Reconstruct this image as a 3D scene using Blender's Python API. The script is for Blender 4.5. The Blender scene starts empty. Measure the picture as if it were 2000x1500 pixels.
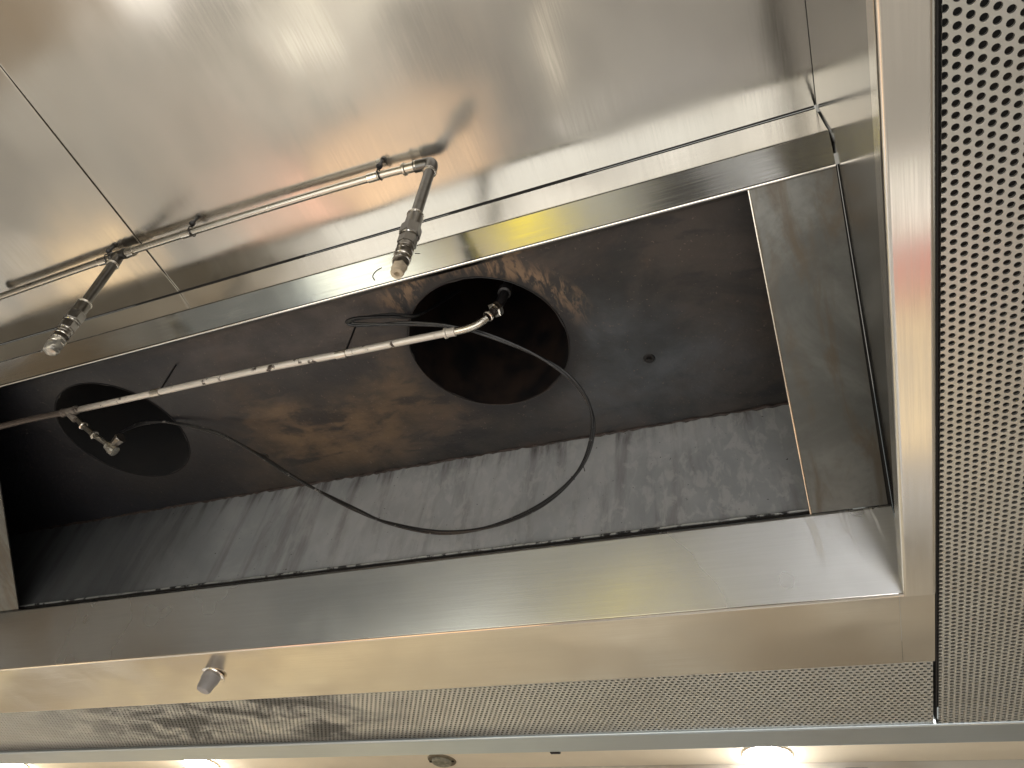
import bpy, math, random
from mathutils import Vector, Matrix
random.seed(4)
U = 0.6                    # metres per layout unit; layout origin is 1.5 m above the floor
EYE = 1.5
PI = math.pi
def W(p): return Vector((p[0]*U, p[1]*U, p[2]*U + EYE))

# ------------------------------------------------------------------ camera, world, lamps, exposure
scene = bpy.context.scene
COL = scene.collection
cam_d = bpy.data.cameras.new("camera"); cam = bpy.data.objects.new("camera", cam_d); COL.objects.link(cam)
cam_d.sensor_width = 36; cam_d.lens = 36*1411.0/2000; cam_d.clip_start = 0.02; cam_d.clip_end = 60
cam.matrix_world = (Matrix.Translation((0, 0, EYE)) @ Matrix.Rotation(math.radians(28.238), 4, 'Z')
                    @ Matrix.Rotation(math.radians(136.955), 4, 'X') @ Matrix.Rotation(math.radians(10.097), 4, 'Z'))
scene.camera = cam
scene.view_settings.view_transform = 'Standard'; scene.view_settings.look = 'None'
scene.view_settings.exposure = 0.0; scene.view_settings.gamma = 1
wd = bpy.data.worlds.new("World"); scene.world = wd; wd.use_nodes = True
bg = wd.node_tree.nodes['Background']
bg.inputs['Color'].default_value = (.98, 0.955, 0.86, 1); bg.inputs['Strength'].default_value = 0.46

def area(name, p, aim, size, power, color, sy=None):
    l = bpy.data.lights.new(name, 'AREA'); l.energy = power; l.color = color; l.size = size*U
    if sy: l.shape = 'RECTANGLE'; l.size_y = sy*U
    o = bpy.data.objects.new(name, l); COL.objects.link(o); o.location = W(p)
    o.rotation_euler = (W(aim)-W(p)).to_track_quat('-Z', 'Y').to_euler()
    return o
def spot(name, p, aim, power, color, deg, blend=.5, r=.05):
    l = bpy.data.lights.new(name, 'SPOT'); l.energy = power; l.color = color; l.spot_size = math.radians(deg)
    l.spot_blend = blend; l.shadow_soft_size = r
    o = bpy.data.objects.new(name, l); COL.objects.link(o); o.location = W(p)
    o.rotation_euler = (W(aim)-W(p)).to_track_quat('-Z', 'Y').to_euler()
    return o
# added unseen spots that light the pieces mirrored in the steel
spot("added_spot", (-2.6, -3.2, 1.6), (-2.2, 1.6, -1.0), 460, (1.0, .93, .80), 75)
spot("added_spot", (0.2, -3.2, 1.6), (0.2, 1.8, -1.0), 400, (1.0, .93, .83), 75)
spot("added_spot", (-5.5, -3.2, 1.6), (-5.2, 1.6, -1.0), 500, (1.0, .92, .78), 75)
spot("added_spot", (-.9, -2.2, 1.7), (-1.9, -4.0, -1.0), 650, (1.0, .97, .88), 50)
spot("added_spot", (-3.2, -2.2, 1.7), (-3.6, -4.0, -1.0), 800, (.98, 1.0, .94), 45)
spot("added_spot", (.8, -2.4, 1.5), (.8, -4.0, -.6), 650, (.97, .98, 1.0), 35)
spot("added_spot", (.8, -3.2, 1.6), (.72, 1.87, -1.0), 75, (1.0, .97, .92), 12)
# added unseen area light that fills the filter chamber from below
area("chamber_fill", (-0.7, -0.9, -1.0), (-0.7, -0.6, 1.8), 5.0, 30, (1.0, .97, .92), 2.4)

# ------------------------------------------------------------------ node helper
class N:
    def __init__(s, name, sc=1.0):
        s.m = bpy.data.materials.new(name); s.m.use_nodes = True
        s.t = s.m.node_tree; s.b = s.t.nodes['Principled BSDF']
        g = s.t.nodes.new('ShaderNodeNewGeometry'); s.pos = g.outputs['Position']; s.nrm = g.outputs['Normal']
        s._sep = None
        if sc != 1:
            s.pos = s.vm('ADD', s.vm('MULTIPLY', s.vm('SUBTRACT', s.pos, (0, 0, EYE)), (1/sc,)*3), (0, 0, EYE))
    def new(s, k, **a):
        n = s.t.nodes.new('ShaderNode'+k)
        for q, v in a.items(): setattr(n, q, v)
        return n
    def put(s, sock, v):
        if hasattr(v, 'is_output'): s.t.links.new(v, sock)
        elif v is not None:
            if isinstance(v, (tuple, list)) and len(v) == 3 and sock.type == 'RGBA': v = (*v, 1)
            sock.default_value = v
    def math(s, op, a, b=None, c=None, clamp=False):
        n = s.new('Math', operation=op, use_clamp=clamp)
        for i, v in enumerate((a, b, c)):
            if v is not None: s.put(n.inputs[i], v)
        return n.outputs[0]
    def vm(s, op, a, b=None):
        n = s.new('VectorMath', operation=op); s.put(n.inputs[0], a)
        if b is not None: s.put(n.inputs[1], b)
        return n.outputs['Value'] if op in ('LENGTH', 'DISTANCE', 'DOT_PRODUCT') else n.outputs[0]
    def xyz(s):
        if s._sep is None:
            n = s.new('SeparateXYZ'); s.put(n.inputs[0], s.pos); s._sep = n.outputs
        return s._sep
    def noise(s, scale, detail=3, rough=.55, stretch=None, dist=0.0, off=(0, 0, 0), out=0):
        v = s.pos
        if stretch or any(off):
            v = s.vm('MULTIPLY', s.vm('ADD', v, off), stretch or (1, 1, 1))
        n = s.new('TexNoise'); s.put(n.inputs['Vector'], v); n.inputs['Scale'].default_value = scale
        n.inputs['Detail'].default_value = detail; n.inputs['Roughness'].default_value = rough
        n.inputs['Distortion'].default_value = dist
        return n.outputs[out]
    def ramp(s, v, lo, hi, a=0.0, b=1.0):
        n = s.new('MapRange', interpolation_type='SMOOTHSTEP'); s.put(n.inputs[0], v)
        n.inputs[1].default_value = lo; n.inputs[2].default_value = hi
        n.inputs[3].default_value = a; n.inputs[4].default_value = b
        return n.outputs[0]
    def mix(s, f, a, b):
        n = s.new('Mix', data_type='RGBA'); s.put(n.inputs[0], f); s.put(n.inputs[6], a); s.put(n.inputs[7], b)
        return n.outputs[2]
    def bump(s, h, strength, dist, normal=None):
        n = s.new('Bump'); n.inputs['Strength'].default_value = strength; n.inputs['Distance'].default_value = dist
        s.put(n.inputs['Height'], h)
        if normal is not None: s.put(n.inputs['Normal'], normal)
        return n.outputs[0]
    def blob(s, c, r, soft=.5, ax=(1, 1, 1)):      # 1 inside an ellipsoid about layout point c
        w = W(c)
        d = s.vm('LENGTH', s.vm('MULTIPLY', s.vm('SUBTRACT', s.pos, tuple(w)), ax))
        nz = s.noise(9, 4, .6, off=(c[0], c[1], 3))
        d = s.math('ADD', d, s.math('MULTIPLY', s.math('SUBTRACT', nz, .5), r*U*1.1))
        return s.ramp(d, r*U*(1-soft), r*U*(1+soft*.6), 1, 0)
    def out(s, base, rough, metal=0.0, normal=None, aniso=None, tangent=None, spec=None, coat=None):
        b = s.b.inputs
        s.put(b['Base Color'], base); s.put(b['Roughness'], rough); s.put(b['Metallic'], metal)
        if normal is not None: s.put(b['Normal'], normal)
        if aniso is not None:
            s.put(b['Anisotropic'], aniso)
            c = s.new('CombineXYZ')
            for i in range(3): c.inputs[i].default_value = tangent[i]
            s.put(b['Tangent'], c.outputs[0])
        if spec is not None: s.put(b['Specular IOR Level'], spec)
        if coat is not None: s.put(b['Coat Weight'], coat)
        return s.m

def steel(name, base=(.60, .575, .53), rough=.24, wave=1.0, brush=(1, 60, 60), tang=(1, 0, 0), aniso=.5,
          tint=.25, grime=.0, seed=0, wscale=3.2, rvar=.07, det=1.0):
    n = N(name)
    a = n.noise(1.8, 3, .5, off=(seed, 1, 0))
    b = n.noise(3.0, 3, .45, off=(seed, 7, 2))
    fine = n.noise(8, 2, .5, stretch=brush, off=(seed, 0, 0))
    wipe = n.noise(3.0, 4, .55, stretch=(1.8, .8, 1), off=(seed, 3, 5))
    col = n.mix(n.ramp(a, .40, .75, 0, tint), base, (.68, .57, .43))
    col = n.mix(n.ramp(b, .45, .80, 0, tint*.5), col, (.46, .46, .47))
    col = n.mix(n.ramp(fine, .3, .7, 0, .06), col, (.34, .32, .30))
    if grime: col = n.mix(n.math('MULTIPLY', n.ramp(n.noise(60, 4, .6, off=(seed, 0, 0)), .46, .66), grime), col, (.10, .085, .07))
    r = n.math('ADD', n.math('ADD', rough-.05, n.ramp(wipe, .35, .75, 0, rvar)), n.ramp(fine, .3, .7, -.01, .03))
    big = n.noise(wscale, det, .4, off=(seed, 2, 9))
    nn = n.bump(big, min(1, .55*wave), .014)
    nn = n.bump(fine, .02, .0005, nn)
    return n.out(col, r, 1.0, nn, aniso, tang)

def simple(name, col, rough=.5, metal=0.0, var=.25, scale=30, bump=.15, dark=None):
    n = N(name)
    a = n.noise(scale, 4, .6)
    d = dark or tuple(c*(1-var) for c in col)
    c = n.mix(n.ramp(a, .35, .65), d, col)
    return n.out(c, n.math('ADD', rough-.05, n.math('MULTIPLY', a, .12)), metal, n.bump(a, bump, .001))

M = {}
M['ceil'] = steel('brushed_steel_ceiling', base=(.58, .565, .535), rough=.175, wave=1.7, wscale=2.6, rvar=.12, det=2.0, brush=(70, 1.5, 70), tang=(0, 1, 0), aniso=.30, tint=.15, seed=2)
M['wall'] = steel('dull_steel_end_wall', base=(.27, .265, .25), rough=.17, wave=.12, brush=(40, 1.2, 60), tang=(0, 1, 0), seed=9)
M['flange'] = steel('brushed_steel_flange', base=(.62, .62, .585), rough=.17, wave=.25, seed=14, aniso=.4)
M['lip'] = steel('brushed_steel_lip', base=(.70, .66, .59), rough=.19, wave=1.0, rvar=.10, det=2.0, brush=(1.2, 70, 70), seed=21, tint=.4)
M['side'] = steel('brushed_steel_side_lip', base=(.78, .75, .70), rough=.22, wave=.10, brush=(70, 1.2, 70), tang=(1, 0, 0), aniso=.7, seed=33, tint=.15)
M['trim'] = steel('cool_steel_trim', base=(.46, .52, .56), rough=.34, wave=.3, seed=41, tint=.1)
M['pipe'] = steel('galvanised_pipe', base=(.60, .57, .51), rough=.30, wave=0, seed=5, tint=.2, aniso=0)
M['pipe_dk'] = steel('tarnished_pipe', base=(.13, .125, .115), rough=.34, wave=0, seed=6, tint=.2, grime=.4, aniso=0)
M['edge'] = steel('polished_edge', base=(.75, .72, .66), rough=.22, wave=0, seed=8, tint=.1, aniso=0)

# face with drip marks
def face_mat():
    n = N('streaked_front_face')
    sep = n.xyz(); X, Y, Z = sep
    b = n.noise(4.0, 3, .5, off=(3, 7, 2))
    fine = n.noise(8, 2, .5, stretch=(1.2, 60, 60))
    col = n.mix(n.ramp(b, .45, .75, 0, .4), (.52, .515, .50), (.38, .38, .38))
    col = n.mix(n.ramp(fine, .3, .7, 0, .12), col, (.3, .29, .28))
    r = n.math('ADD', .20, n.ramp(b, .3, .75, 0, .12))
    m = None
    for x0, sl, w0, zb in ((.045, .10, .010, 1.09), (.118, .12, .0035, 1.14), (.126, .12, .003, 1.10), (.175, .16, .006, 1.16), (.187, .1, .003, 1.12), (-.33, .05, .004, 1.2)):
        zz = n.math('SUBTRACT', W((0, 0, 1.19))[2], Z)
        xc = n.math('ADD', x0*U, n.math('MULTIPLY', zz, sl))
        xc = n.math('ADD', xc, n.math('MULTIPLY', n.math('SUBTRACT', n.noise(18, 2, off=(x0*50, 0, 0)), .5), .014))
        k = n.ramp(n.math('ABSOLUTE', n.math('SUBTRACT', X, xc)), w0*U*.5, w0*U*1.2, 1, 0)
        k = n.math('MULTIPLY', k, n.ramp(Z, W((0, 0, zb-.02))[2], W((0, 0, zb+.03))[2]))
        m = k if m is None else n.math('MAXIMUM', m, k)
    col = n.mix(n.math('MULTIPLY', m, .55), col, (.72, .72, .72))
    r = n.math('ADD', r, n.math('MULTIPLY', m, .22))
    nn = n.bump(n.noise(3.0, 1.0, .45, off=(3, 1, 1)), .42, .014)
    nn = n.bump(fine, .04, .0008, nn)
    return n.out(col, r, 1.0, nn, .45, (1, 0, 0))
M['face'] = face_mat()

def plate_mat():
    n = N('grimy_grey_plate')
    a = n.noise(5, 5, .65, dist=.8); f = n.noise(55, 5, .7); st = n.noise(9, 5, .6, stretch=(3, .8, .8), dist=1.0, off=(4, 0, 0))
    col = n.mix(n.ramp(a, .35, .65), (.11, .112, .106), (.185, .188, .178))
    col = n.mix(n.ramp(st, .42, .68, 0, .8), col, (.12, .098, .072))
    col = n.mix(n.ramp(f, .45, .75, 0, .35), col, (.11, .105, .10))
    return n.out(col, n.math('ADD', .30, n.math('MULTIPLY', f, .3)), .75, n.bump(f, .25, .001))
M['plate'] = plate_mat()

DUCTS = ((-.83, 1.33), (-2.47, 1.36))
def soot_mat():
    n = N('sooty_chamber_roof', .88)
    a = n.noise(4.2, 5, .6, dist=.8, off=(1, 2, 0)); b = n.noise(9, 6, .65, dist=.6, off=(5, 2, 0))
    f = n.noise(90, 5, .7); st = n.noise(10, 6, .68, stretch=(1, 1.8, 1), dist=.35, off=(9, 2, 0))
    col = n.mix(n.ramp(a, .38, .64), (.010, .010, .010), (.040, .031, .026))
    col = n.mix(n.ramp(b, .52, .74, 0, .6), col, (.062, .038, .028))
    # rusty scrubbed patches
    rust = n.math('MAXIMUM', n.blob((-1.62, 1.52, 1.84), .32, .6, (.75, 1.1, 1)), n.math('MULTIPLY', n.blob((-1.16, 1.42, 1.84), .24, .7), .7))
    rust = n.math('MAXIMUM', rust, n.math('MULTIPLY', n.blob((-2.15, 1.62, 1.84), .30, .7, (.7, 1.2, 1)), .35))
    col = n.mix(n.math('MULTIPLY', rust, n.ramp(st, .30, .62, .15, .95)), col, (.105, .068, .038))
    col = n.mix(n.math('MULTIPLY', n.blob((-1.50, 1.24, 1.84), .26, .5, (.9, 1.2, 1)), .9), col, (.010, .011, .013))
    smear = n.ramp(n.noise(7, 4, .6, stretch=(1, 2.2, 1), dist=.4, off=(3, 9, 0)), .50, .64, 0, .8)
    col = n.mix(smear, col, (.008, .008, .010))
    # bare bluish metal beside the duct
    blue = n.blob((-.42, 1.55, 1.84), .30, .7, (.75, 1.1, 1))
    col = n.mix(n.math('MULTIPLY', blue, n.ramp(b, .3, .7, .3, .9)), col, (.060, .068, .078))
    mauve = n.blob((-1.45, .98, 1.84), .40, .7, (.45, 1.6, 1))
    col = n.mix(n.math('MULTIPLY', mauve, n.ramp(st, .3, .7, .2, .8)), col, (.070, .056, .052))
    # soot halo round each duct, widened with painted shade at left, and a scraped crescent
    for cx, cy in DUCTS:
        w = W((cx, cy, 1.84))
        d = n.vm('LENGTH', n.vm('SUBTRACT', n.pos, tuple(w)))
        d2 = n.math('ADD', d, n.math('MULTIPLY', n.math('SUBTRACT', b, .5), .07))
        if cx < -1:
            col = n.mix(n.ramp(n.vm('LENGTH', n.vm('SUBTRACT', n.pos, tuple(W((cx-.35, cy-.12, 1.84))))), .60*U, 1.15*U, .95, 0), col, (.010, .011, .015))  # painted shade darkening the far-left end of the roof
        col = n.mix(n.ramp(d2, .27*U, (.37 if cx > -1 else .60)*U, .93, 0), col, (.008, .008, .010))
        if cx > -1:
            ring = n.math('MULTIPLY', n.ramp(d2, .27*U, .315*U), n.ramp(d2, .33*U, .40*U, 1, 0))
            X, Y, Z = n.xyz()
            side = n.ramp(n.math('SUBTRACT', n.math('MULTIPLY', n.math('SUBTRACT', X, cx*U), .3), n.math('SUBTRACT', Y, cy*U)), .04, .15)
            ray = n.ramp(n.noise(60, 3, .7, stretch=(1, .35, 1), dist=.5), .42, .60)
            col = n.mix(n.math('MULTIPLY', n.math('MULTIPLY', ring, side), n.math('MULTIPLY', ray, .85)), col, (.21, .135, .080))
    spk = n.ramp(n.noise(150, 2, .7), .66, .74, 0, .5)
    col = n.mix(spk, col, (.16, .12, .09))
    r = n.math('ADD', .30, n.math('MULTIPLY', b, .35))
    return n.out(col, r, 0.0, n.bump(f, .5, .0015, n.bump(b, .3, .004)), spec=.55)
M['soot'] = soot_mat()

def chamber_wall_mat():
    n = N('greasy_grey_chamber_wall', .88)
    X, Y, Z = n.xyz()
    a = n.noise(4, 5, .6, dist=.6); st = n.noise(12, 6, .65, stretch=(1.6, 1, .22), dist=.25, off=(2, 0, 0)); f = n.noise(70, 5, .7)
    lay = n.noise(48, 5, .6, stretch=(1, 1, .5), off=(7, 0, 0), dist=.5)
    col = n.mix(n.ramp(a, .35, .65), (.33, .345, .355), (.45, .46, .47))
    col = n.mix(n.ramp(st, .46, .72, 0, .45), col, (.12, .098, .092))
    zone = n.blob((-.55, 1.83, 1.60), .70, .6, (.6, 1, 1))
    col = n.mix(n.math('MULTIPLY', zone, n.ramp(lay, .48, .62, 0, .55)), col, (.52, .52, .52))
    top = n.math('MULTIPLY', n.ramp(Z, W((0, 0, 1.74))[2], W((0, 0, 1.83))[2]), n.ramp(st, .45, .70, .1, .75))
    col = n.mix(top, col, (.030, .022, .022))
    col = n.mix(n.math('MULTIPLY', n.ramp(X, -2.75*U, -1.9*U, 1, 0), .8), col, (.030, .033, .036))  # shade over the left end painted into the wall colour
    col = n.mix(n.ramp(n.noise(110, 2, .6), .70, .76, 0, .8), col, (.02, .012, .012))
    return n.out(col, n.math('ADD', .28, n.math('MULTIPLY', st, .35)), .35, n.bump(f, .3, .001, n.bump(lay, .10, .001)), spec=.5)
M['cwall'] = chamber_wall_mat()
M['duct'] = simple('sooty_duct_bore', (.020, .012, .009), .5, 0, .6, 14, .4, dark=(.004, .004, .005))
M['bore2'] = simple('shaded_duct_bore', (.006, .005, .005), .9, 0, .6, 14, .4, dark=(.003, .003, .004))  # darker bore copy, the left end's shade put into its colour
M['black'] = simple('black_rubber', (.014, .013, .014), .38)
M['gap'] = simple('dark_gap', (.012, .010, .009), .8)
M['cream_paint'] = simple('cream_ceiling_paint', (.78, .70, .56), .6, 0, .04, 6, .05)
def wall_mat():
    n = N('warm_tiled_wall'); X, Y, Z = n.xyz(); a = n.noise(1.1, 4, .55)
    c = n.mix(n.ramp(X, -4.0, .3), (.74, .64, .43), (.56, .55, .51))
    return n.out(n.mix(n.ramp(a, .40, .60, 0, .85), c  , (.34, .285, .215)), .6)
M['pinkwall'] = wall_mat()
M['putty'] = simple('cream_cap', (.70, .58, .42), .5, 0, .45, 60, .6)
M['tape'] = simple('wrinkled_foil_tape', (.62, .60, .55), .30, .8, .5, 80, .8)
M['wplast'] = simple('grey_plastic_knob', (.26, .25, .25), .32, 0, .2, 30)
M['ring'] = steel('polished_ring', base=(.75, .70, .62), rough=.18, wave=0, seed=77, aniso=0, tint=.1)
def slag():
    n = N('scaly_white_pipe', .88)
    a = n.noise(42, 4, .65); b = n.noise(11, 3, .6, off=(3, 0, 0))
    k = n.math('MULTIPLY', n.ramp(a, .58, .64), n.ramp(b, .42, .56))
    X, Y, Z = n.xyz()
    k = n.math('MAXIMUM', k, n.ramp(X, -2.50*U, -2.10*U, .96, 0))  # left end of the pipe fades into painted shade
    col = n.mix(k, (.62, .58, .52), (.05, .035, .028))
    return n.out(col, n.ramp(a, .3, .7, .28, .5), .45, n.bump(k, .5, .002))
M['slag'] = slag()
def perf_mat(name, stained):
    n = N(name)
    a = n.noise(5, 4, .6, dist=.5); f = n.noise(50, 3, .6)
    col = n.mix(n.ramp(a, .4, .7, 0, .5), (.56, .555, .52), (.48, .46, .41))
    r = n.math('ADD', .30, n.math('MULTIPLY', a, .15))
    if stained:
        g = n.noise(8, 5, .65, dist=.5, off=(8, 1, 0), stretch=(1, 1.6, 1))
        X, Y, Z = n.xyz()
        zx = n.math('MULTIPLY', n.ramp(X, -3.3*U, -2.3*U), n.ramp(X, -1.75*U, -1.15*U, 1, 0))
        gg = n.math('MULTIPLY', zx, n.ramp(g, .36, .60, 0, .97))
        edge = n.math('MULTIPLY', n.ramp(Y, 2.24*U, 2.36*U, 0, .95), n.ramp(X, -.2*U, -1.4*U))
        gg = n.math('MAXIMUM', gg, edge)
        col = n.mix(n.math('MULTIPLY', gg, .93), col, (.030, .030, .028))
        r = n.math('ADD', r, n.math('MULTIPLY', gg, .15))
        met = n.math('SUBTRACT', .85, n.math('MULTIPLY', gg, .6))
    else: met = .85
    return n.out(col, r, met, n.bump(f, .08, .0008))
M['perf'] = perf_mat('perforated_steel', False)
M['perf2'] = perf_mat('perforated_steel_stained', True)
def emis(name, col, s):
    m = bpy.data.materials.new(name); m.use_nodes = True; b = m.node_tree.nodes['Principled BSDF']
    b.inputs['Base Color'].default_value = (.9, .9, .9, 1); b.inputs['Emission Color'].default_value = (*col, 1)
    b.inputs['Emission Strength'].default_value = s; return m
M['lamp'] = emis('lit_lamp_glass', (.93, .96, 1.0), 60)

# ------------------------------------------------------------------ mesh helpers (layout units in, metres out)
LOC = {}
SC = [1.0]            # the chamber, ceiling and pipes were surveyed in a slightly larger unit
def mesh(name, verts, faces, mat, parent=None, smooth=False, label=None, flat=False):
    base = LOC.get(parent.name, Vector()) if parent else Vector()
    if SC[0] != 1: verts = [Vector(v)*SC[0] for v in verts]
    me = bpy.data.meshes.new(name)
    me.from_pydata([tuple(W(v)-base) for v in verts], [], faces); me.materials.append(mat); me.update()
    if smooth:
        for p in me.polygons: p.use_smooth = True
        try: me.set_sharp_from_angle(angle=math.radians(35))
        except Exception: pass
    o = bpy.data.objects.new(name, me); COL.objects.link(o)
    if smooth and flat:
        w = o.modifiers.new('weighted', 'WEIGHTED_NORMAL'); w.keep_sharp = True; w.weight = 100
    if parent: o.parent = parent
    LOC[o.name] = base
    if label: o['label'] = label
    return o
def thing(name, label, cat, p, group=None):
    o = bpy.data.objects.new(name, None); COL.objects.link(o); p = Vector(p)*SC[0]; o.location = W(p); o.empty_display_size = .05
    LOC[o.name] = W(p); o['label'] = label; o['category'] = cat
    if group: o['group'] = group
    return o
def struct(o): o['kind'] = 'structure'; return o
def merge(*parts):
    V, F = [], []
    for v, f in parts:
        k = len(V); V += list(v); F += [tuple(i+k for i in q) for q in f]
    return V, F
def box(x0, x1, y0, y1, z0, z1):
    v = [(x, y, z) for x in (x0, x1) for y in (y0, y1) for z in (z0, z1)]
    return v, [(0, 1, 3, 2), (4, 6, 7, 5), (0, 4, 5, 1), (2, 3, 7, 6), (0, 2, 6, 4), (1, 5, 7, 3)]
def fillet(pts, r, n=4):
    out = [Vector(pts[0])]
    for i in range(1, len(pts)-1):
        a, b, c = Vector(pts[i-1]), Vector(pts[i]), Vector(pts[i+1])
        u = (a-b).normalized(); w = (c-b).normalized(); ang = u.angle(w)
        if ang > PI-.02: out.append(b); continue
        d = min(r/math.tan(ang/2), (a-b).length*.45, (c-b).length*.45)
        p0, p1 = b+u*d, b+w*d
        for k in range(n+1):
            t = k/n; out.append(p0*(1-t)**2 + b*2*t*(1-t) + p1*t*t)
    out.append(Vector(pts[-1])); return out
def sheet(pts, a0, a1, t=.004, r=.006, axis='X', cuts=1):
    """bent sheet: 2-D profile ((Y or X), Z) swept along an axis, with thickness t to the left of travel"""
    P = fillet(pts, r); Q = []
    for i, p in enumerate(P):
        d = (P[min(i+1, len(P)-1)]-P[max(i-1, 0)]).normalized()
        Q.append(p+Vector((-d.y, d.x))*t)
    ring = P+Q[::-1]; m = len(ring); n = len(P); V = []; F = []
    for s in range(cuts+1):
        a = a0+(a1-a0)*s/cuts
        for q in ring: V.append((a, q.x, q.y) if axis == 'X' else (q.x, a, q.y))
    for s in range(cuts):
        for i in range(m):
            j = (i+1) % m; F.append((s*m+i, s*m+j, (s+1)*m+j, (s+1)*m+i))
    for s in (0, cuts):
        for i in range(n-1): F.append((s*m+i, s*m+i+1, s*m+m-2-i, s*m+m-1-i))
    return V, F
def smooth_path(pts, k=6):
    P = [Vector(p) for p in pts]; out = []
    for i in range(len(P)-1):
        a, b, c, d = P[max(i-1, 0)], P[i], P[i+1], P[min(i+2, len(P)-1)]
        for s in range(k):
            t = s/k
            out.append(.5*((2*b)+(c-a)*t+(2*a-5*b+4*c-d)*t*t+(3*b-a-3*c+d)*t**3))
    out.append(P[-1]); return out
def tube(path, rad, seg=10, wob=0):
    P = [Vector(p) for p in path]; V = []; F = []; up = None
    for i, p in enumerate(P):
        d = (P[min(i+1, len(P)-1)]-P[max(i-1, 0)]).normalized()
        if up is None: up = d.orthogonal().normalized()
        up = (up-d*up.dot(d)).normalized(); sd = d.cross(up)
        r = rad[i] if isinstance(rad, (list, tuple)) else rad
        for k in range(seg):
            a = 2*PI*k/seg; rr = r*(1+(random.uniform(-wob, wob) if wob else 0))
            V.append(p+up*math.cos(a)*rr+sd*math.sin(a)*rr)
    for i in range(len(P)-1):
        for k in range(seg):
            j = (k+1) % seg; F.append((i*seg+k, i*seg+j, (i+1)*seg+j, (i+1)*seg+k))
    F.append(tuple(range(seg))[::-1]); F.append(tuple((len(P)-1)*seg+k for k in range(seg)))
    return V, F
def lathe(o, d, prof, seg=20, wob=0, hexa=False):
    """prof: (t, r) along direction d from o"""
    return tube_stack(Vector(o), Vector(d).normalized(), prof, 6 if hexa else seg, wob)
def tube_stack(o, d, prof, seg, wob):
    up = d.orthogonal().normalized(); sd = d.cross(up); V = []; F = []
    for t, r in prof:
        for k in range(seg):
            a = 2*PI*k/seg; rr = r*(1+(random.uniform(-wob, wob) if wob else 0))
            V.append(o+d*t+up*math.cos(a)*rr+sd*math.sin(a)*rr)
    n = len(prof)
    for i in range(n-1):
        for k in range(seg):
            j = (k+1) % seg; F.append((i*seg+k, i*seg+j, (i+1)*seg+j, (i+1)*seg+k))
    F.append(tuple(range(seg))[::-1]); F.append(tuple((n-1)*seg+k for k in range(seg)))
    return V, F
def torus(c, d, R, r, a0=0, a1=2*PI, n=20, seg=6):
    d = Vector(d).normalized(); up = d.orthogonal().normalized(); sd = d.cross(up)
    return tube([Vector(c)+up*math.cos(a0+(a1-a0)*i/n)*R+sd*math.sin(a0+(a1-a0)*i/n)*R for i in range(n+1)], r, seg)

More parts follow.
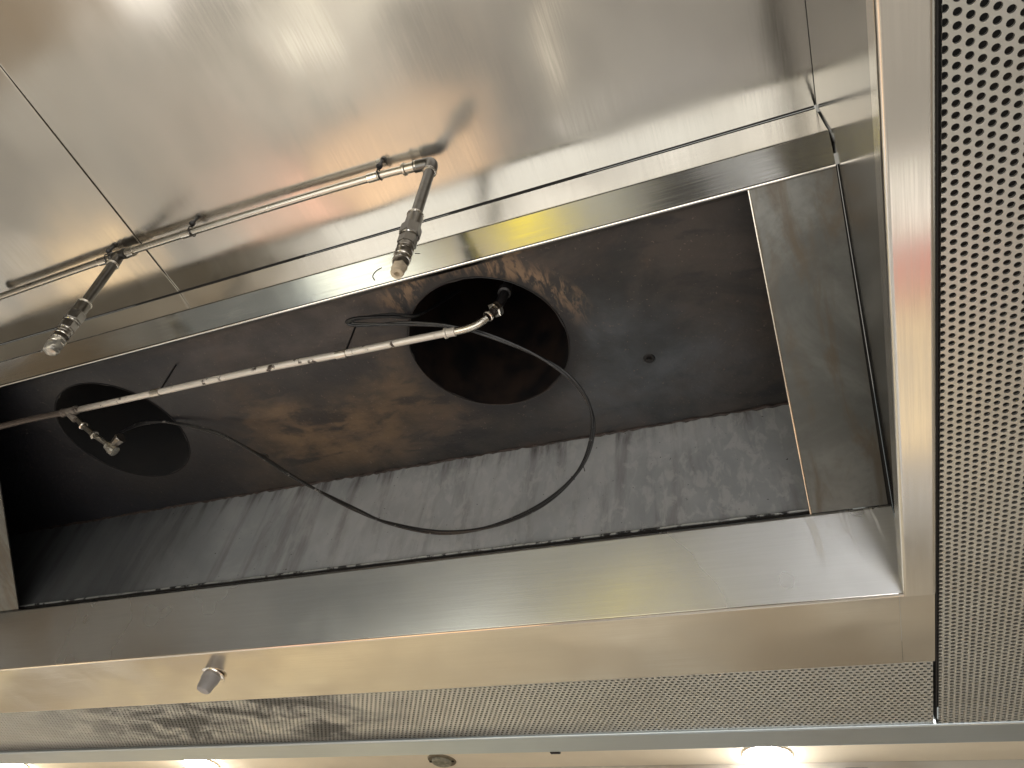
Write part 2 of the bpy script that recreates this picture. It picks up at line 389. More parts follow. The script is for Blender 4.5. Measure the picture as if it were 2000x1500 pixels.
# ------------------------------------------------------------------ the place below and beyond the hood
def beyond():
    struct(mesh('floor', *box(-13, 7, -9, 9, -2.55, -2.5), simple('tiled_floor', (.36, .30, .24), .45, 0, .2, 3)))
    struct(mesh('wall', *box(-13, 7, 5.25, 5.45, -2.5, 2.6), M['pinkwall']))
    struct(mesh('ceiling', *box(-13, 7, 2.56, 5.248, 2.0, 2.05), M['cream_paint']))
    def lone(o, label, cat, group=None):
        o['label'] = label; o['category'] = cat
        if group: o['group'] = group
    w = mesh('worktop', *box(-7.5, 1.6, .2, 4.2, -1.08, -1.0), simple('grey_worktop', (.31, .30, .285), .4, 0, .3, 4))
    lone(w, 'long grey worktop beneath the hood, seen only as a reflection in the steel', 'worktop')
    for nm, x, y, sx, sy, c, lab in (  # added unseen pieces, coloured and placed for their reflections in the steel
            ('added_tray', -1.95, 1.70, .60, .40, (.97, .70, .48), 'peach piece added for the glow in the hood ceiling round the right nozzle drop'),
            ('added_tray', -4.95, 1.85, .60, .42, (.97, .76, .50), 'cream piece added for its reflection in the hood ceiling round the left nozzle drop'),
            ('added_tray', -2.92, 1.72, .24, .38, (.95, .62, .50), 'pinkish piece added for its reflection in the hood ceiling between the nozzle drops'),
            ('added_board', -3.45, 1.95, .20, .17, (.90, .92, .90), 'white panel added to show as the pale patch under the ceiling pipe'),
            ('added_board', -2.25, .72, .28, .12, (.95, .93, .88), 'white panel added for a reflection at the top of the hood ceiling'),
            ('added_board', -.66, 1.76, .26, .13, (.66, .65, .62), 'white panel added for a reflection in the ceiling near the right corner'),
            ('added_board', -5.75, 1.38, .22, .12, (.95, .94, .90), 'small white panel added for a reflection at the left edge of the hood ceiling'),
            ('added_board', -.78, 1.30, .05, .20, (.95, .90, .80), 'narrow pale panel added to show as the thin bright streak in the hood ceiling'),
            ('added_tray', -1.75, .42, .55, .16, (.80, .78, .72), 'pale grey piece added for a reflection at the very top of the hood ceiling'),
            ('added_board', .72, 1.87, .30, .17, (.95, .93, .90), 'white panel added to show as the bright band on the side lip'),
            ('box', .72, 2.22, .30, .14, (.66, .26, .22), 'red piece added to show as the pink band on the side lip'),
            ('added_tray', .72, 2.95, .30, .55, (.74, .58, .36), 'amber piece added for a reflection in the lower half of the side lip')):
        m = simple('warm_enamel', c, .5, 0, .15, 6)
        o = mesh(nm, *merge(box(x-sx, x+sx, y-sy, y+sy, -.996, -.97), box(x-sx, x-sx+.02, y-sy, y+sy, -.9695, -.95), box(x+sx-.02, x+sx, y-sy, y+sy, -.9695, -.95),
                            box(x-sx+.021, x+sx-.021, y-sy, y-sy+.02, -.9695, -.95), box(x-sx+.021, x+sx-.021, y+sy-.02, y+sy, -.9695, -.95)), m)
        lone(o, lab, nm)
    y = mesh('added_yellow_panel', *box(-2.10, -1.72, -4.02, -4.0, -2.2, -.55), simple('yellow_card', (.95, .76, .03), .5, 0, .05, 5))  # added panel giving the yellow reflection in the flange
    o = mesh('added_board', *box(-4.4, -3.3, -4.02, -4.0, -2.2, -.7), simple('pale_board', (.85, .86, .80), .5, 0, .05, 3))  # added panel that brightens the left half of the flange
    lone(o, 'pale upright panel added to show as the bright patch on the left half of the flange', 'added_board')
    for nm, x0, x1, z0, z1, c, lab in (  # added unseen blocks that vary the reflection in the front face
            ('added_cabinet', -14.0, -9.3, -2.5, 1.0, (.42, .32, .22), 'brown block added for a reflection at the far left end of the front face'),
            ('added_cabinet', -7.6, -4.7, -2.5, .6, (.42, .46, .52), 'blue grey block added for a reflection left of the middle of the front face'),
            ('added_cabinet', -2.2, -.2, -2.5, .7, (.30, .30, .29), 'dark grey block added for a reflection right of the middle of the front face')):
        o = mesh(nm, *merge(box(x0, x1, -5.6, -5.0, z0, z1), box(x0+.05, x1-.05, -4.985, -4.96, z0+.1, z1-.1)), simple('cabinet_paint', c, .5, 0, .1, 3))
        lone(o, lab, nm)
    o = mesh('added_board', *box(.45, 1.25, -4.02, -4.0, -1.3, .12), simple('white_card', (.95, .95, .96), .5, 0, .03, 3))  # added panel for the glow on the front face
    lone(o, 'white upright panel added to show as the glow at the right end of the front face', 'added_board')
    o = mesh('added_cabinet', *merge(box(-.80, .22, -4.3, -4.03, -2.5, -.3), box(-.76, .18, -4.02, -4.0, -2.4, -.36)), simple('black_cabinet_paint', (.04, .04, .045), .4, 0, .1, 3))  # added dark block that darkens the right end of the flange
    lone(o, 'black block added to show as the dark right end of the flange', 'added_cabinet')
    lone(y, 'yellow panel added to show as the yellow patch mirrored in the flange', 'added_panel')
beyond()

# ------------------------------------------------------------------ the hood
SC[0] = .88
XW = .268; XL = -4.4; CZ = 2.0
hood = thing('extractor_hood', 'large stainless steel kitchen extractor hood with an open filter slot and sooty chamber', 'extractor hood', (-2.0, .5, 1.0))
JX = -1.906
mesh('ceiling_panel', *box(JX+.0012, XW-.0012, -1.25, .909, CZ, CZ+.006), M['ceil'], hood, label='ceiling panel on the right of the long diagonal joint')
mesh('ceiling_panel', *box(-4.06, JX-.0012, -1.25, .909, CZ-.0025, CZ+.0035), M['ceil'], hood, label='ceiling panel on the left of the long diagonal joint')
mesh('ceiling_panel', *box(XL+.005, -4.065, -1.25, .909, CZ, CZ+.006), M['ceil'], hood)
mesh('joint_strip', *box(JX-.006, JX+.007, -1.25, .909, CZ+.0065, CZ+.012), M['gap'], hood)
mesh('joint_strip', *box(XW-.008, XW-.0004, -1.25, .909, CZ+.0065, CZ+.012), M['gap'], hood)
mesh('joint_lip', *box(JX-.0042, JX-.0014, -1.25, .908, CZ-.0055, CZ-.0026), M['edge'], hood)
mesh('sealant_line', *tube([(XL+.02, .911, CZ-.001), (JX, .912, CZ-.001), (XW-.006, .911, CZ-.001)], .0022, 6), M['gap'], hood)
mesh('end_wall', *box(XW, XW+.006, -1.25, 1.88, 1.165, CZ+.012), M['wall'], hood, label='right end wall of the hood')
mesh('end_wall', *box(XL-.006, XL, -1.25, 1.88, 1.165, CZ+.012), M['wall'], hood, label='left end wall of the hood')
mesh('near_wall', *box(XL+.001, XW-.001, -1.262, -1.252, 1.165, CZ+.012), M['wall'], hood)
# housing front above the opening: two bent sheets
mesh('upper_band', *sheet([(.9135, CZ-.004), (.899, 1.818), (.906, 1.813)], XL+.02, XW-.004, .004, .002), M['flange'], hood)
OP0 = (.955, 1.745); OP1 = (1.80, 1.35)
fl = mesh('opening_flange', *sheet([(.985, 1.775), (.957, 1.742), (.8937, 1.805), (.899, 1.815)], XL+.02, XW-.005, .004, .004), M['flange'], hood, smooth=True, flat=True)
fe = mesh('folded_edge', *tube([(XL+.02, .9545, 1.7405), (XW-.006, .9545, 1.7405)], .0042, 10), M['edge'], hood, smooth=True)
# sloping end plates either side of the opening
def plane(Y, d=0): 
    s = (OP1[1]-OP0[1])/(OP1[0]-OP0[0]); return OP0[1]+s*(Y-OP0[0])+d
def plate(xa0, xb0, xa1, xb1, lab):
    V = []
    for d in (0, .006):
        V += [(xa0, .962, plane(.962, d+.002)), (xb0, .962, plane(.962, d+.002)), (xb1, 1.797, plane(1.797, d+.002)), (xa1, 1.797, plane(1.797, d+.002))]
    mesh('sloping_end_plate', V, [(3, 2, 1, 0), (4, 5, 6, 7), (0, 1, 5, 4), (1, 2, 6, 5), (2, 3, 7, 6), (3, 0, 4, 7)], M['plate'], hood, label=lab)
plate(.0575, .2635, .0575, .256, 'grimy grey sloping plate closing the right end of the opening')
plate(-4.35, -2.74, -4.35, -3.125, 'dim sloping plate closing the left end of the opening')
mesh('plate_edge', *tube([(.0565, .962, plane(.962, .001)), (.0565, 1.797, plane(1.797, .001))], .0030, 8), M['edge'], hood, smooth=True)
V = [(x, y, plane(y, d)) for d in (.010, .014) for x, y in ((.20, .962), (XW-.001, .962), (XW-.001, 1.83), (.20, 1.83))]
mesh('dark_backing', V, [(3, 2, 1, 0), (4, 5, 6, 7), (0, 1, 5, 4), (1, 2, 6, 5), (2, 3, 7, 6), (3, 0, 4, 7)], M['gap'], hood)
mesh('dark_backing', *box(XW-.008, XW-.001, .925, .955, 1.80, CZ-.01), M['gap'], hood)
# front face and lip
XR = .2358
SC[0] = 1.0
mesh('front_face', *sheet([(1.606, 1.176), (1.597, 1.192), (1.584, 1.188), (1.667, 1.003)], XL+.4, XR-.004, -.004, .004), M['face'], hood, smooth=True, flat=True)
mesh('front_lip', *sheet([(1.672, 1.010), (1.667, 1.0), (1.99, 1.0), (1.99, 1.03)], XL+.01, .1995, -.004, .005), M['lip'], hood, smooth=True, flat=True)
mesh('corner_lip', *sheet([(1.672, 1.0105), (1.667, 1.0005), (1.99, 1.0005), (1.99, 1.03)], .2003, .2735, -.004, .005), M['lip'], hood, smooth=True, flat=True, label='short end piece of the lip under the corner')
mesh('lip_fold', *tube([(XL+.01, 1.667, 1.002), (.2, 1.667, 1.002)], .0026, 8), M['edge'], hood, smooth=True)
mesh('side_lip', *sheet([(.212, 1.036), (.212, .994), (.2715, .994), (.2715, 1.02)], -1.24, 1.663, -.004, .005, 'Y'), M['side'], hood, smooth=True, flat=True)
mesh('rivet', *lathe((.2150, 1.659, 1.062), (-1, -.2, -.3), [(0, .008), (.005, .0075), (.009, .004), (.010, .001)], 12), M['edge'], hood, smooth=True)
mesh('near_lip', *box(XL+.01, .27, -1.24, -1.0, 1.0, 1.006), M['lip'], hood)
SC[0] = .88
# chamber
def roof():
    x0, x1, y0, y1 = -4.3, .16, .955, 1.832; z = 1.84; V = []; F = []
    xs = [x0, -3.0, -2.47, -1.92, -1.37, -.83, -.29, x1]
    # square patch with round hole per duct, plain quads elsewhere
    def quad(a, b, c, d):
        k = len(V); V.extend([a, b, c, d]); F.append((k, k+1, k+2, k+3))
    segs = []
    cur = x0
    for cx, cy in sorted(DUCTS):
        segs.append(('q', cur, cx-.4)); segs.append(('h', cx-.4, cx+.4, cx, cy)); cur = cx+.4
    segs.append(('q', cur, x1))
    for s in segs:
        if s[0] == 'q': quad((s[1], y0, z), (s[2], y0, z), (s[2], y1, z), (s[1], y1, z))
        else:
            _, a, b, cx, cy = s; n = 64; k = len(V); R = .27
            for i in range(n):
                t = 2*PI*i/n; c, sn = math.cos(t), math.sin(t)
                rr = R*(1+.008*math.sin(5*t+cx)+.006*math.sin(13*t)+random.uniform(-.006, .006))
                V.append((cx+rr*c, cy+rr*sn, z))
                m = min(((b-cx) if c > 0 else (cx-a))/max(abs(c), 1e-6), ((y1-cy) if sn > 0 else (cy-y0))/max(abs(sn), 1e-6))
                V.append((cx+m*c, cy+m*sn, z))
            for i in range(n):
                j = (i+1) % n; F.append((k+2*i, k+2*i+1, k+2*j+1, k+2*j))
            for (X, Y) in ((b, y1), (a, y1), (a, y0), (b, y0)):     # corner fillers
                t = math.atan2(Y-cy, X-cx) % (2*PI); i = int(t/(2*PI)*n); j = (i+1) % n
                q = len(V); V.append((X, Y, z)); F.append((k+2*i+1, q, k+2*j+1))
    return V, F
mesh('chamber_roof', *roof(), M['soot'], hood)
def wavy(x0, x1, y, z, r, n, amp):
    return [(x0+(x1-x0)*i/n, y+random.uniform(-amp, amp), z+random.uniform(-amp, amp)) for i in range(n+1)]
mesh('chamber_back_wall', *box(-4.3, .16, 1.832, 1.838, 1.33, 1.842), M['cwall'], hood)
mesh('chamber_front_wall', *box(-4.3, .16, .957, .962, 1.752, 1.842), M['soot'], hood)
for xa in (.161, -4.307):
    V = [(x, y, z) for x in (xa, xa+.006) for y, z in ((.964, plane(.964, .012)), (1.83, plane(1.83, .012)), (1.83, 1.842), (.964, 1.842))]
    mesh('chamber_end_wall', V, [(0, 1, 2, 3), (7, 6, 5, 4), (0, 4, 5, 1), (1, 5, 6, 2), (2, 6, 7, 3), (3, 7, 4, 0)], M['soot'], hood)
n_ = 260
mesh('grease_bead', *tube(wavy(-4.29, .15, 1.829, 1.838, 0, n_, .0025), [random.choice((.003, .004, .006, .0075)) for _ in range(n_+1)], 6), simple('caked_grease', (.05, .035, .03), .5, 0, .7, 60, .6), hood, smooth=True)
gt = N('scaly_gutter_edge'); ga = gt.noise(30, 4, .7, stretch=(1, 1, 1)); gb = gt.noise(5, 3, .6)
gk = gt.math('MULTIPLY', gt.ramp(ga, .47, .56), gt.ramp(gb, .40, .52, .3, 1))
gm = gt.out(gt.mix(gk, (.42, .43, .42), (.03, .03, .03)), .4, .6, gt.bump(ga, .4, .002))
mesh('gutter_edge', *tube([(-3.3+i*.05, 1.825, 1.388+.0006*math.sin(i*1.7)) for i in range(69)], .0045, 8), gm, hood, smooth=True)
mesh('slot_shade_strip', *box(-4.3, .16, 1.8245, 1.8305, 1.33, 1.386), M['gap'], hood)  # dark strip standing in for the shade inside the slot
# bolts in the chamber roof
for q in ((-.332, 1.522), (-1.95, 1.63)):
    b = mesh('bolt', *lathe((q[0], q[1], 1.84), (0, .0, -1), [(0, .020), (.003, .018), (.0035, .010), (.014, .009), (.015, .001)], 12), M['duct'], hood, smooth=True)
# exhaust ducts
for i, (cx, cy) in enumerate(DUCTS):
    n = 64; V = []; F = []
    for zz, rr in ((1.838, .2712), (1.848, .2705), (2.6, .2705), (3.3, .2705)):
        for k in range(n):
            a = 2*PI*k/n; V.append((cx+rr*math.cos(a), cy+rr*math.sin(a), zz))
    for s in range(3):
        for k in range(n):
            j = (k+1) % n; F.append((s*n+k, s*n+j, (s+1)*n+j, (s+1)*n+k))
    F.append(tuple(3*n+k for k in range(n)))
    d = mesh('exhaust_duct', V, F, M['bore2'] if i else M['duct'], None, smooth=True)
    d['category'] = 'duct'; d['group'] = 'round exhaust ducts'
    d['label'] = ('black round duct opening in the chamber roof, the larger in view, right of centre' if i == 0 else
                  'dim round duct opening at the far left of the sooty chamber roof')
    c = mesh('collar', *torus((cx, cy, 1.8385), (0, 0, 1), .2725, .0022, n=72), M['bore2'] if i else M['duct'], d, smooth=True)

# ------------------------------------------------------------------ perforated panels
SC[0] = 1.0
def perforated(x0, x1, y0, y1, z, p, R, along, seg=12, t=.004, edge0=0.0):
    """rows of round holes on a 60 degree stagger; cell = p along the row, p*.866 across"""
    q = p*.866; V = []; F = []
    L0, L1, C0, C1 = (y0, y1, x0, x1) if along == 'Y' else (x0, x1, y0, y1)
    rows = int((C1-C0)/q)+2; cols = int((L1-L0)/p)+3
    circ = [(math.cos(2*PI*(k+.5)/seg), math.sin(2*PI*(k+.5)/seg)) for k in range(seg)]
    sq = []
    for c, s in circ:
        m = min(p/2/max(abs(c), 1e-6), q/2/max(abs(s), 1e-6)); sq.append((c*m, s*m))
    # snap the outline corners
    for cx_, cy_ in ((p/2, q/2), (-p/2, q/2), (-p/2, -q/2), (p/2, -q/2)):
        k = min(range(seg), key=lambda k: (sq[k][0]-cx_)**2+(sq[k][1]-cy_)**2); sq[k] = (cx_, cy_)
    for r in range(rows):
        cc = C0+edge0+r*q
        for i in range(cols):
            ll = L0+(i+(.5 if r % 2 else 0))*p
            if ll-p/2 > L1 or ll+p/2 < L0 or cc-q/2 > C1: continue
            k = len(V)
            for k3 in range(3):
                for j in range(seg):
                    if k3 == 0: a, b, zz = ll+sq[j][0], cc+sq[j][1], z
                    elif k3 == 1: a, b, zz = ll+circ[j][0]*R, cc+circ[j][1]*R, z
                    else: a, b, zz = ll+circ[j][0]*R, cc+circ[j][1]*R, z+t
                    a = min(max(a, L0), L1); b = min(max(b, C0), C1)
                    V.append((b, a, zz) if along == 'Y' else (a, b, zz))
            for j in range(seg):
                j2 = (j+1) % seg
                F.append((k+j, k+j2, k+seg+j2, k+seg+j)); F.append((k+seg+j, k+seg+j2, k+2*seg+j2, k+2*seg+j))
    return V, F
pr = thing('perforated_panel', 'perforated steel panel running down the right side, with the largest holes', 'perforated panel', (.5, .6, 1.0), 'perforated steel panels round the hood')
mesh('perforated_sheet', *perforated(.2835, .80, .10, 2.366, 1.0, .0166, .0053, 'Y', 12, .004, .0020), M['perf'], pr)
V, F = merge(box(.2775, .2800, -1.2, 2.366, 1.002, 1.06))
mesh('edge_return', V, F, M['gap'], pr)
mesh('panel_backing', *box(.2805, .81, -1.2, 2.37, 1.05, 1.06), M['duct'], pr)
mesh('plain_sheet', *box(.284, .80, -1.2, .098, 1.0, 1.004), M['perf'], pr)
pb = thing('perforated_panel', 'long narrow perforated steel panel along the bottom below the lip, greasy at its left', 'perforated panel', (-1.8, 2.18, 1.0), 'perforated steel panels round the hood')
mesh('perforated_sheet', *perforated(-4.3, .2705, 1.993, 2.366, 1.003, .01705, .0050, 'X', 10, .004, .001), M['perf2'], pb)
mesh('panel_backing', *box(-4.35, .2705, 1.995, 2.37, 1.05, 1.06), M['duct'], pb)

tr = thing('edge_channel', 'bluish steel channel along the outer edge under the perforated panels', 'steel channel', (-1.8, 2.42, 1.0))
mesh('channel', *sheet([(2.362, 1.012), (2.364, .998), (2.480, .998), (2.484, 1.012)], XL, .95, -.004, .003), M['trim'], tr, smooth=True, flat=True)
mesh('dark_fold', *box(XL, .95, 2.482, 2.494, 1.0, 1.03), simple('green_grey_fold', (.10, .11, .10), .5, .5), tr)
mesh('outer_skin', *box(XL, .95, 2.496, 2.502, 1.003, 2.5), M['trim'], tr)

SC[0] = .88
# ------------------------------------------------------------------ suppression pipe below the hood ceiling
sp = thing('suppression_pipe', 'slim steel pipe clipped under the hood ceiling with two hanging nozzle drops', 'pipe', (-1.6, .71, 1.95))
PZ = 1.95
line = [(-2.60, .7105, PZ), (-2.06, .700, PZ), (-1.674, .699, PZ), (-1.30, .703, PZ), (-.968, .711, PZ), (-.80, .722, PZ)]
mesh('pipe_run', *tube(smooth_path(line, 4), .0122, 14), M['pipe'], sp, smooth=True)
D = Vector((-.025, .109, -.994)).normalized()
E2 = Vector((-.777, .724, PZ)); E1 = Vector((-1.972, .7005, PZ))
# end elbow, right
mesh('elbow', *tube(smooth_path([(-.835, .7195, PZ), (-.80, .7222, PZ), (-.782, .7238, PZ-.004), (-.7765, .726, PZ-.022), tuple(E2+D*.050)], 5), .0185, 14), M['pipe_dk'], sp, smooth=True)
mesh('coupling', *lathe((-.872, .7170, PZ), (1, .05, 0), [(0, .017), (.002, .0195), (.008, .0195), (.010, .0155), (.040, .0155), (.042, .018), (.046, .018), (.047, .013)], 16), M['pipe'], sp, smooth=True)
mesh('tee', *merge(lathe((-2.006, .700, PZ), (1, 0, 0), [(0, .014), (.001, .0185), (.008, .0185), (.010, .0165), (.056, .0165), (.058, .0185), (.066, .0185), (.067, .014)], 16),
                   lathe(E1-D*.004, D, [(0, .016), (.03, .0185), (.046, .0185)], 16)), M['pipe_dk'], sp, smooth=True)
mesh('coupling', *lathe((-1.936, .7005, PZ), (1, 0, 0), [(0, .013), (.001, .0165), (.03, .0165), (.031, .013)], 16), M['pipe'], sp, smooth=True)
mesh('end_cap', *lathe((-2.612, .7105, PZ-.001), (1, 0, 0), [(0, .010), (.004, .0165), (.022, .0165), (.024, .013)], 14), M['pipe_dk'], sp, smooth=True)
def drop(S, kind):
    s = Vector(S); L = .505 if kind == 0 else .474
    f = L/.505
    mesh('drop_pipe', *lathe(s+D*.04, D, [(0, .0155), (.225*f, .0155)], 16), M['pipe_dk'], sp, smooth=True)
    mesh('collar', *torus(s+D*.049, D, .0165, .0042, n=24, seg=8), M['pipe'], sp, smooth=True)
    mesh('collar', *torus(s+D*.262*f, D, .0195, .0045, n=24, seg=8), M['pipe'], sp, smooth=True)
    mesh('coupling', *lathe(s+D*.260*f, D, [(0, .0215), (.045*f, .0225), (.050*f, .0225)], 16), M['pipe_dk'], sp, smooth=True)
    hx = mesh('hex_reducer', *merge(lathe(s+D*.308*f, D, [(0, .024), (.004, .0285), (.038*f, .0285), (.042*f, .0245)], hexa=True),
                                    lathe(s+D*.35*f, D, [(0, .0275), (.003, .0275), (.004, .022), (.006, .020)], hexa=True)), M['pipe_dk'], sp)
    mesh('hex_nut', *lathe(s+D*.356*f, D, [(0, .0225), (.003, .0255), (.030*f, .0255), (.034*f, .0225)], hexa=True), M['pipe_dk'], sp)
    mesh('bright_washer', *torus(s+D*.353*f, D, .0225, .0035, n=18), M['edge'], sp, smooth=True)
    nz = mesh('nozzle', *lathe(s+D*.386*f, D, [(0, .0205), (.004, .0225), (.014, .0225), (.016, .0205), (.028, .0205), (.030, .0225), (.044, .0215), (.046, .0195), (.078*f, .0195), (.082*f, .0185)], 18), M['pipe_dk'], sp, smooth=True)
    for t in (.390, .414, .434, .450):
        mesh('tape_wrap', *torus(s+D*t*f, D+Vector((.12*random.uniform(-1, 1), .12*random.uniform(-1, 1), 0)), .0212, .0022, n=18), M['edge'], nz, smooth=True)
    if kind == 0:
        mesh('blow_off_cap', *lathe(s+D*.464*f, D, [(0, .017), (.004, .0190), (.020, .0185), (.030, .0185), (.036, .0160), (.037, .008), (.022, .0065), (.020, .001)], 12, .14), M['putty'], nz, smooth=True)
    else:
        mesh('foil_wrap', *lathe(s+D*.428*f, D, [(0, .020), (.012, .0225), (.026, .0215), (.040, .0235), (.050, .0225), (.058, .019), (.062, .008)], 12, .13), M['tape'], nz)
        mesh('foil_flap', *lathe(s+D*.428*f+Vector((-.020, 0, .008)), Vector((-.7, .2, .3)), [(0, .006), (.006, .008), (.012, .003)], 6, .3), M['tape'], nz)
drop(E2, 0); drop(E1, 1)
for X, Y in ((-.968, .7105), (-1.674, .699), (-2.045, .7005)):
    c = mesh('pipe_clip', *lathe((X-.020, Y, PZ), (1, .02, 0), [(0, .0125), (.001, .0145), (.034, .0145), (.035, .0125)], 14), M['edge'], sp, smooth=True)
    mesh('clip_wire', *torus((X+.020, Y, PZ+.002), (1, 0, .1), .0165, .0022, n=20), M['black'], c, smooth=True)
    mesh('clip_bolt', *merge(lathe((X+.020, Y-.016, PZ+.034), (0, 0, -1), [(0, .007), (.003, .0095), (.012, .0095), (.015, .006)], 12),
                             lathe((X+.020, Y-.016, PZ+.05), (0, 0, -1), [(0, .005), (.03, .005)], 8)), M['black'], c, smooth=True)

# ------------------------------------------------------------------ pipe inside the sooty chamber
cp = thing('chamber_pipe', 'scaly whitish pipe crossing the sooty filter chamber and turning up into the duct', 'pipe', (-1.5, 1.12, 1.7))
CP = [(-2.82, 1.103, 1.7), (-2.613, 1.103, 1.7), (-2.369, 1.111, 1.7), (-2.003, 1.117, 1.7), (-1.573, 1.123, 1.7), (-1.238, 1.137, 1.7), (-.999, 1.145, 1.7), (-.876, 1.149, 1.7)]
mesh('pipe_run', *tube(smooth_path(CP, 5), .0118, 14), M['slag'], cp, smooth=True)
mesh('bend', *tube(smooth_path([(-.880, 1.149, 1.7), (-.817, 1.152, 1.701), (-.775, 1.151, 1.708), (-.742, 1.149, 1.730)], 6), .0122, 14), M['pipe'], cp, smooth=True)
mesh('coupling', *lathe((-.880, 1.149, 1.7), (1, .05, 0), [(0, .013), (.002, .0175), (.008, .0175), (.010, .0145), (.036, .0145), (.038, .012)], 16), M['slag'], cp, smooth=True)
dU = Vector((.028, .004, .05)).normalized()
mesh('bright_ring', *torus((-.738, 1.148, 1.737), dU, .0150, .0042, n=24), M['ring'], cp, smooth=True)
mesh('socket', *lathe((-.740, 1.149, 1.733), dU, [(0, .014), (.03, .014)], 14), M['duct'], cp, smooth=True)
mesh('hex_nut', *lathe((-.724, 1.150, 1.760), dU, [(0, .0200), (.002, .0265), (.018, .0265), (.020, .022)], hexa=True), M['ring'], cp)
mesh('riser', *tube(smooth_path([(-.722, 1.150, 1.765), (-.710, 1.151, 1.80), (-.703, 1.154, 1.85), (-.706, 1.168, 1.94), (-.706, 1.17, 2.4)], 5), .0155, 12), M['black'], cp, smooth=True)
mesh('nozzle', *lathe((-.703, 1.153, 1.845), (-.02, .08, 1), [(0, .0165), (.004, .0215), (.03, .0215), (.034, .0175)], 14), M['black'], cp, smooth=True)
for X, Y in ((-1.243, 1.137), (-2.003, 1.117)):
    s_ = mesh('sleeve', *lathe((X-.020, Y, 1.7), (1, .02, 0), [(0, .0125), (.001, .0150), (.038, .0150), (.039, .0125)], 14), M['pipe'], cp, smooth=True)
    mesh('hanger_rod', *tube([(X+.012, Y, 1.712), (X+.012, Y-.006, 1.838)], .0035, 8), M['black'], s_, smooth=True)
# tee and dangling nozzle at the left end
mesh('tee', *merge(lathe((-2.455, 1.109, 1.7), (1, .02, 0), [(0, .012), (.002, .0165), (.012, .0165), (.014, .0145), (.062, .0145), (.064, .0165), (.074, .0165), (.076, .012)], 14),
                   lathe((-2.42, 1.110, 1.695), (.4, .30, -.28), [(0, .0125), (.045, .0125)], 12)), M['slag'], cp, smooth=True)
mesh('branch', *tube(smooth_path([(-2.43, 1.112, 1.70), (-2.39, 1.135, 1.68), (-2.357, 1.156, 1.655), (-2.301, 1.183, 1.62), (-2.261, 1.209, 1.60), (-2.234, 1.224, 1.585)], 4), .0095, 12), M['pipe_dk'], cp, smooth=True)
mesh('bright_ring', *torus((-2.357, 1.156, 1.655), (.6, .4, -.5), .0125, .0040, n=18), M['ring'], cp, smooth=True)
mesh('bright_ring', *lathe((-2.310, 1.181, 1.626), (.6, .35, -.5), [(0, .010), (.002, .0165), (.010, .0165), (.012, .010)], hexa=True), M['ring'], cp)
mesh('nozzle', *lathe((-2.250, 1.214, 1.592), (.5, .4, -.35), [(0, .011), (.004, .0165), (.020, .0175), (.026, .0205), (.044, .019), (.046, .012)], 12, .06), M['pipe'], cp, smooth=True)
mesh('cap_flap', *lathe((-2.232, 1.222, 1.588), (.75, -.25, .25), [(0, .004), (.01, .013), (.050, .020), (.054, .018)], 8, .1), M['pipe_dk'], cp)

# ------------------------------------------------------------------ black cable looping out of the chamber
KB = [(-2.54, 1.388, 1.88), (-2.371, 1.345, 1.85), (-2.212, 1.349, 1.826), (-2.028, 1.427, 1.8), (-1.867, 1.519, 1.74), (-1.717, 1.596, 1.66), (-1.559, 1.648, 1.58), (-1.431, 1.688, 1.52), (-1.298, 1.708, 1.46), (-1.108, 1.745, 1.42), (-.921, 1.748, 1.42), (-.736, 1.721, 1.46), (-.606, 1.678, 1.54), (-.542, 1.608, 1.62), (-.532, 1.529, 1.68), (-.572, 1.43, 1.72), (-.662, 1.333, 1.75), (-.799, 1.226, 1.77), (-.889, 1.181, 1.78), (-1.02, 1.142, 1.79), (-1.13, 1.116, 1.79), (-1.202, 1.096, 1.79), (-1.221, 1.082, 1.79), (-1.182, 1.083, 1.8), (-1.089, 1.112, 1.82), (-1.009, 1.161, 1.86), (-.95, 1.25, 2.1)]
cb = thing('black_cable', 'thin black twisted cable hanging in a wide loop out of the sooty chamber', 'cable', (-1.1, 1.745, 1.42))
core = smooth_path(KB, 10)
def cable_mat():
    n = N('greasy_black_cable'); a = n.noise(60, 4, .7)
    return n.out(n.mix(n.ramp(a, .62, .70), (.008, .008, .009), (.20, .19, .18)), .28, .1, n.bump(a, .6, .002))
cm = cable_mat()
for ph in (0, PI):
    pth = []
    for i, p in enumerate(core):
        d = (core[min(i+1, len(core)-1)]-core[max(i-1, 0)]).normalized(); u = d.orthogonal().normalized() if i == 0 else (u-d*u.dot(d)).normalized()
        s = d.cross(u); a = i*.16+ph
        pth.append(p+(u*math.cos(a)+s*math.sin(a))*.0034)
    mesh('strand', *tube(pth, .0052, 8), cm, cb, smooth=True)
for i in (92, 118, 132):
    d = (core[i+1]-core[i-1]); mesh('cable_tie', *torus(core[i], d, .0068, .0016, n=14), M['black'], cb, smooth=True)
t_ = core[122]; mesh('tie_tail', *tube([t_, t_+Vector((.004, .012, -.022))], .0015, 6), M['black'], cb)

# small wire hook on the flange by the capped nozzle
hk = thing('wire_hook', 'tiny curved dark wire on the flange just left of the capped nozzle tip', 'wire', (-.99, .93, 1.78))
def onf(x, t): return (x, .8937+(.957-.8937)*t-.003, 1.805-(1.805-1.742)*t-.003)
mesh('hook', *tube(smooth_path([onf(-1.030, .78), onf(-1.034, .62), onf(-1.020, .48), onf(-1.0, .42)], 5), .0016, 6), M['black'], hk, smooth=True)
mesh('crease_scratch', *tube([onf(-.885, .25), onf(-.868, .30)], .0012, 6), M['black'], hk)

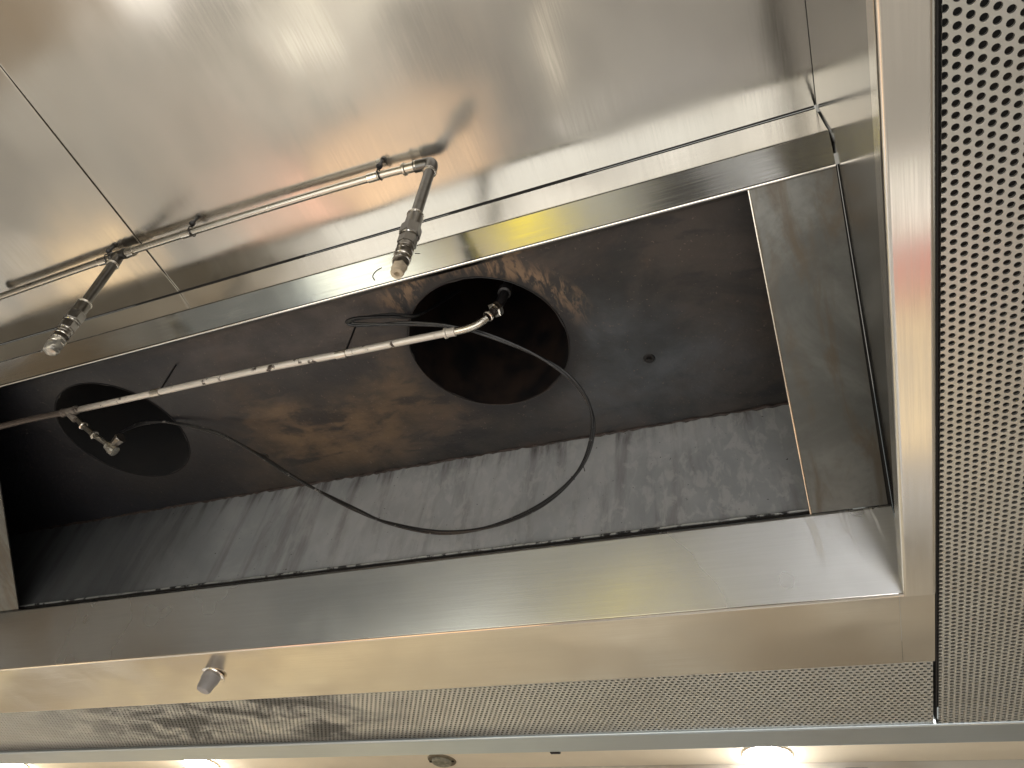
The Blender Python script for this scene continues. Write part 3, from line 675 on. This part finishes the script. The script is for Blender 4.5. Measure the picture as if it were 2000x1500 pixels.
# ------------------------------------------------------------------ knob on the lip
SC[0] = 1.0
kn = thing('lip_sensor', 'grey rubber plug with a bright flange sticking down from the lip at lower left', 'sensor', (-1.9, 1.806, 1.0))
kd = Vector((-.10, -.12, -1)).normalized()
mesh('flange_ring', *lathe((-1.893, 1.800, .999), kd, [(0, .040), (.004, .046), (.008, .044), (.010, .036)], 24), M['ring'], kn, smooth=True)
mesh('plug', *lathe((-1.893, 1.800, .994), kd, [(0, .031), (.02, .0305), (.025, .0285), (.030, .0270), (.052, .0250), (.058, .0210), (.060, .012)], 24), M['wplast'], kn, smooth=True)

# ------------------------------------------------------------------ room ceiling fittings beyond the hood
for x, y, lab in ((-.422, 5.10, 'dazzling round downlight at lower right beyond the hood edge'),
                  (-5.02, 5.06, 'bright downlight at the bottom left, second from the left corner'),
                  (-7.20, 4.97, 'bright downlight cut off by the bottom left corner of the view')):
    d = thing('downlight', lab, 'downlight', (x, y, 2.0), 'ceiling downlights beyond the hood')
    mesh('trim_ring', *torus((x, y, 1.998), (0, 0, 1), .150, .010, n=36), M['cream_paint'], d, smooth=True)
    mesh('lamp_glass', *lathe((x, y, 2.0), (0, 0, -1), [(0, .142), (.02, .140), (.045, .118), (.062, .070), (.066, .01)], 32), M['lamp'], d, smooth=True)
    l = spot("downlight_lamp", (x, y, 1.90), (x, y-.3, -1), 260, (.95, .97, 1.0), 150, .8, .06)
sp2 = thing('ceiling_grille', 'small oval looking round metal grille in the cream ceiling at the bottom centre', 'ceiling grille', (-2.758, 5.086, 2.0))
mesh('rim', *lathe((-2.758, 5.086, 2.0), (0, 0, -1), [(0, .110), (.008, .106), (.012, .090), (.010, .078)], 32), simple('dull_brown_ring', (.20, .17, .12), .5, .4), sp2, smooth=True)
mesh('face', *lathe((-2.758, 5.086, 1.992), (0, 0, -1), [(0, .076), (.020, .070), (.026, .05), (.027, .01)], 28), simple('grey_green_grille', (.34, .33, .26), .5, .3, .4, 60), sp2, smooth=True)
for q in (-1, 1):
    mesh('screw', *lathe((-2.758+q*.092, 5.086, 1.990), (0, 0, -1), [(0, .012), (.006, .009)], 8), M['gap'], sp2)
pl = thing('ceiling_plate', 'small square grey plate at the foot of the pale wall right of the brightest lamp', 'wall plate', (.1, 5.25, 1.97))
mesh('plate', *box(.03, .16, 5.235, 5.2495, 1.85, 1.965), simple('grey_plate', (.34, .31, .28), .5, .2), pl)
mesh('drip_edge_tab', *box(-.93, -.895, 2.482, 2.4965, .993, .9995), M['gap'], tr)
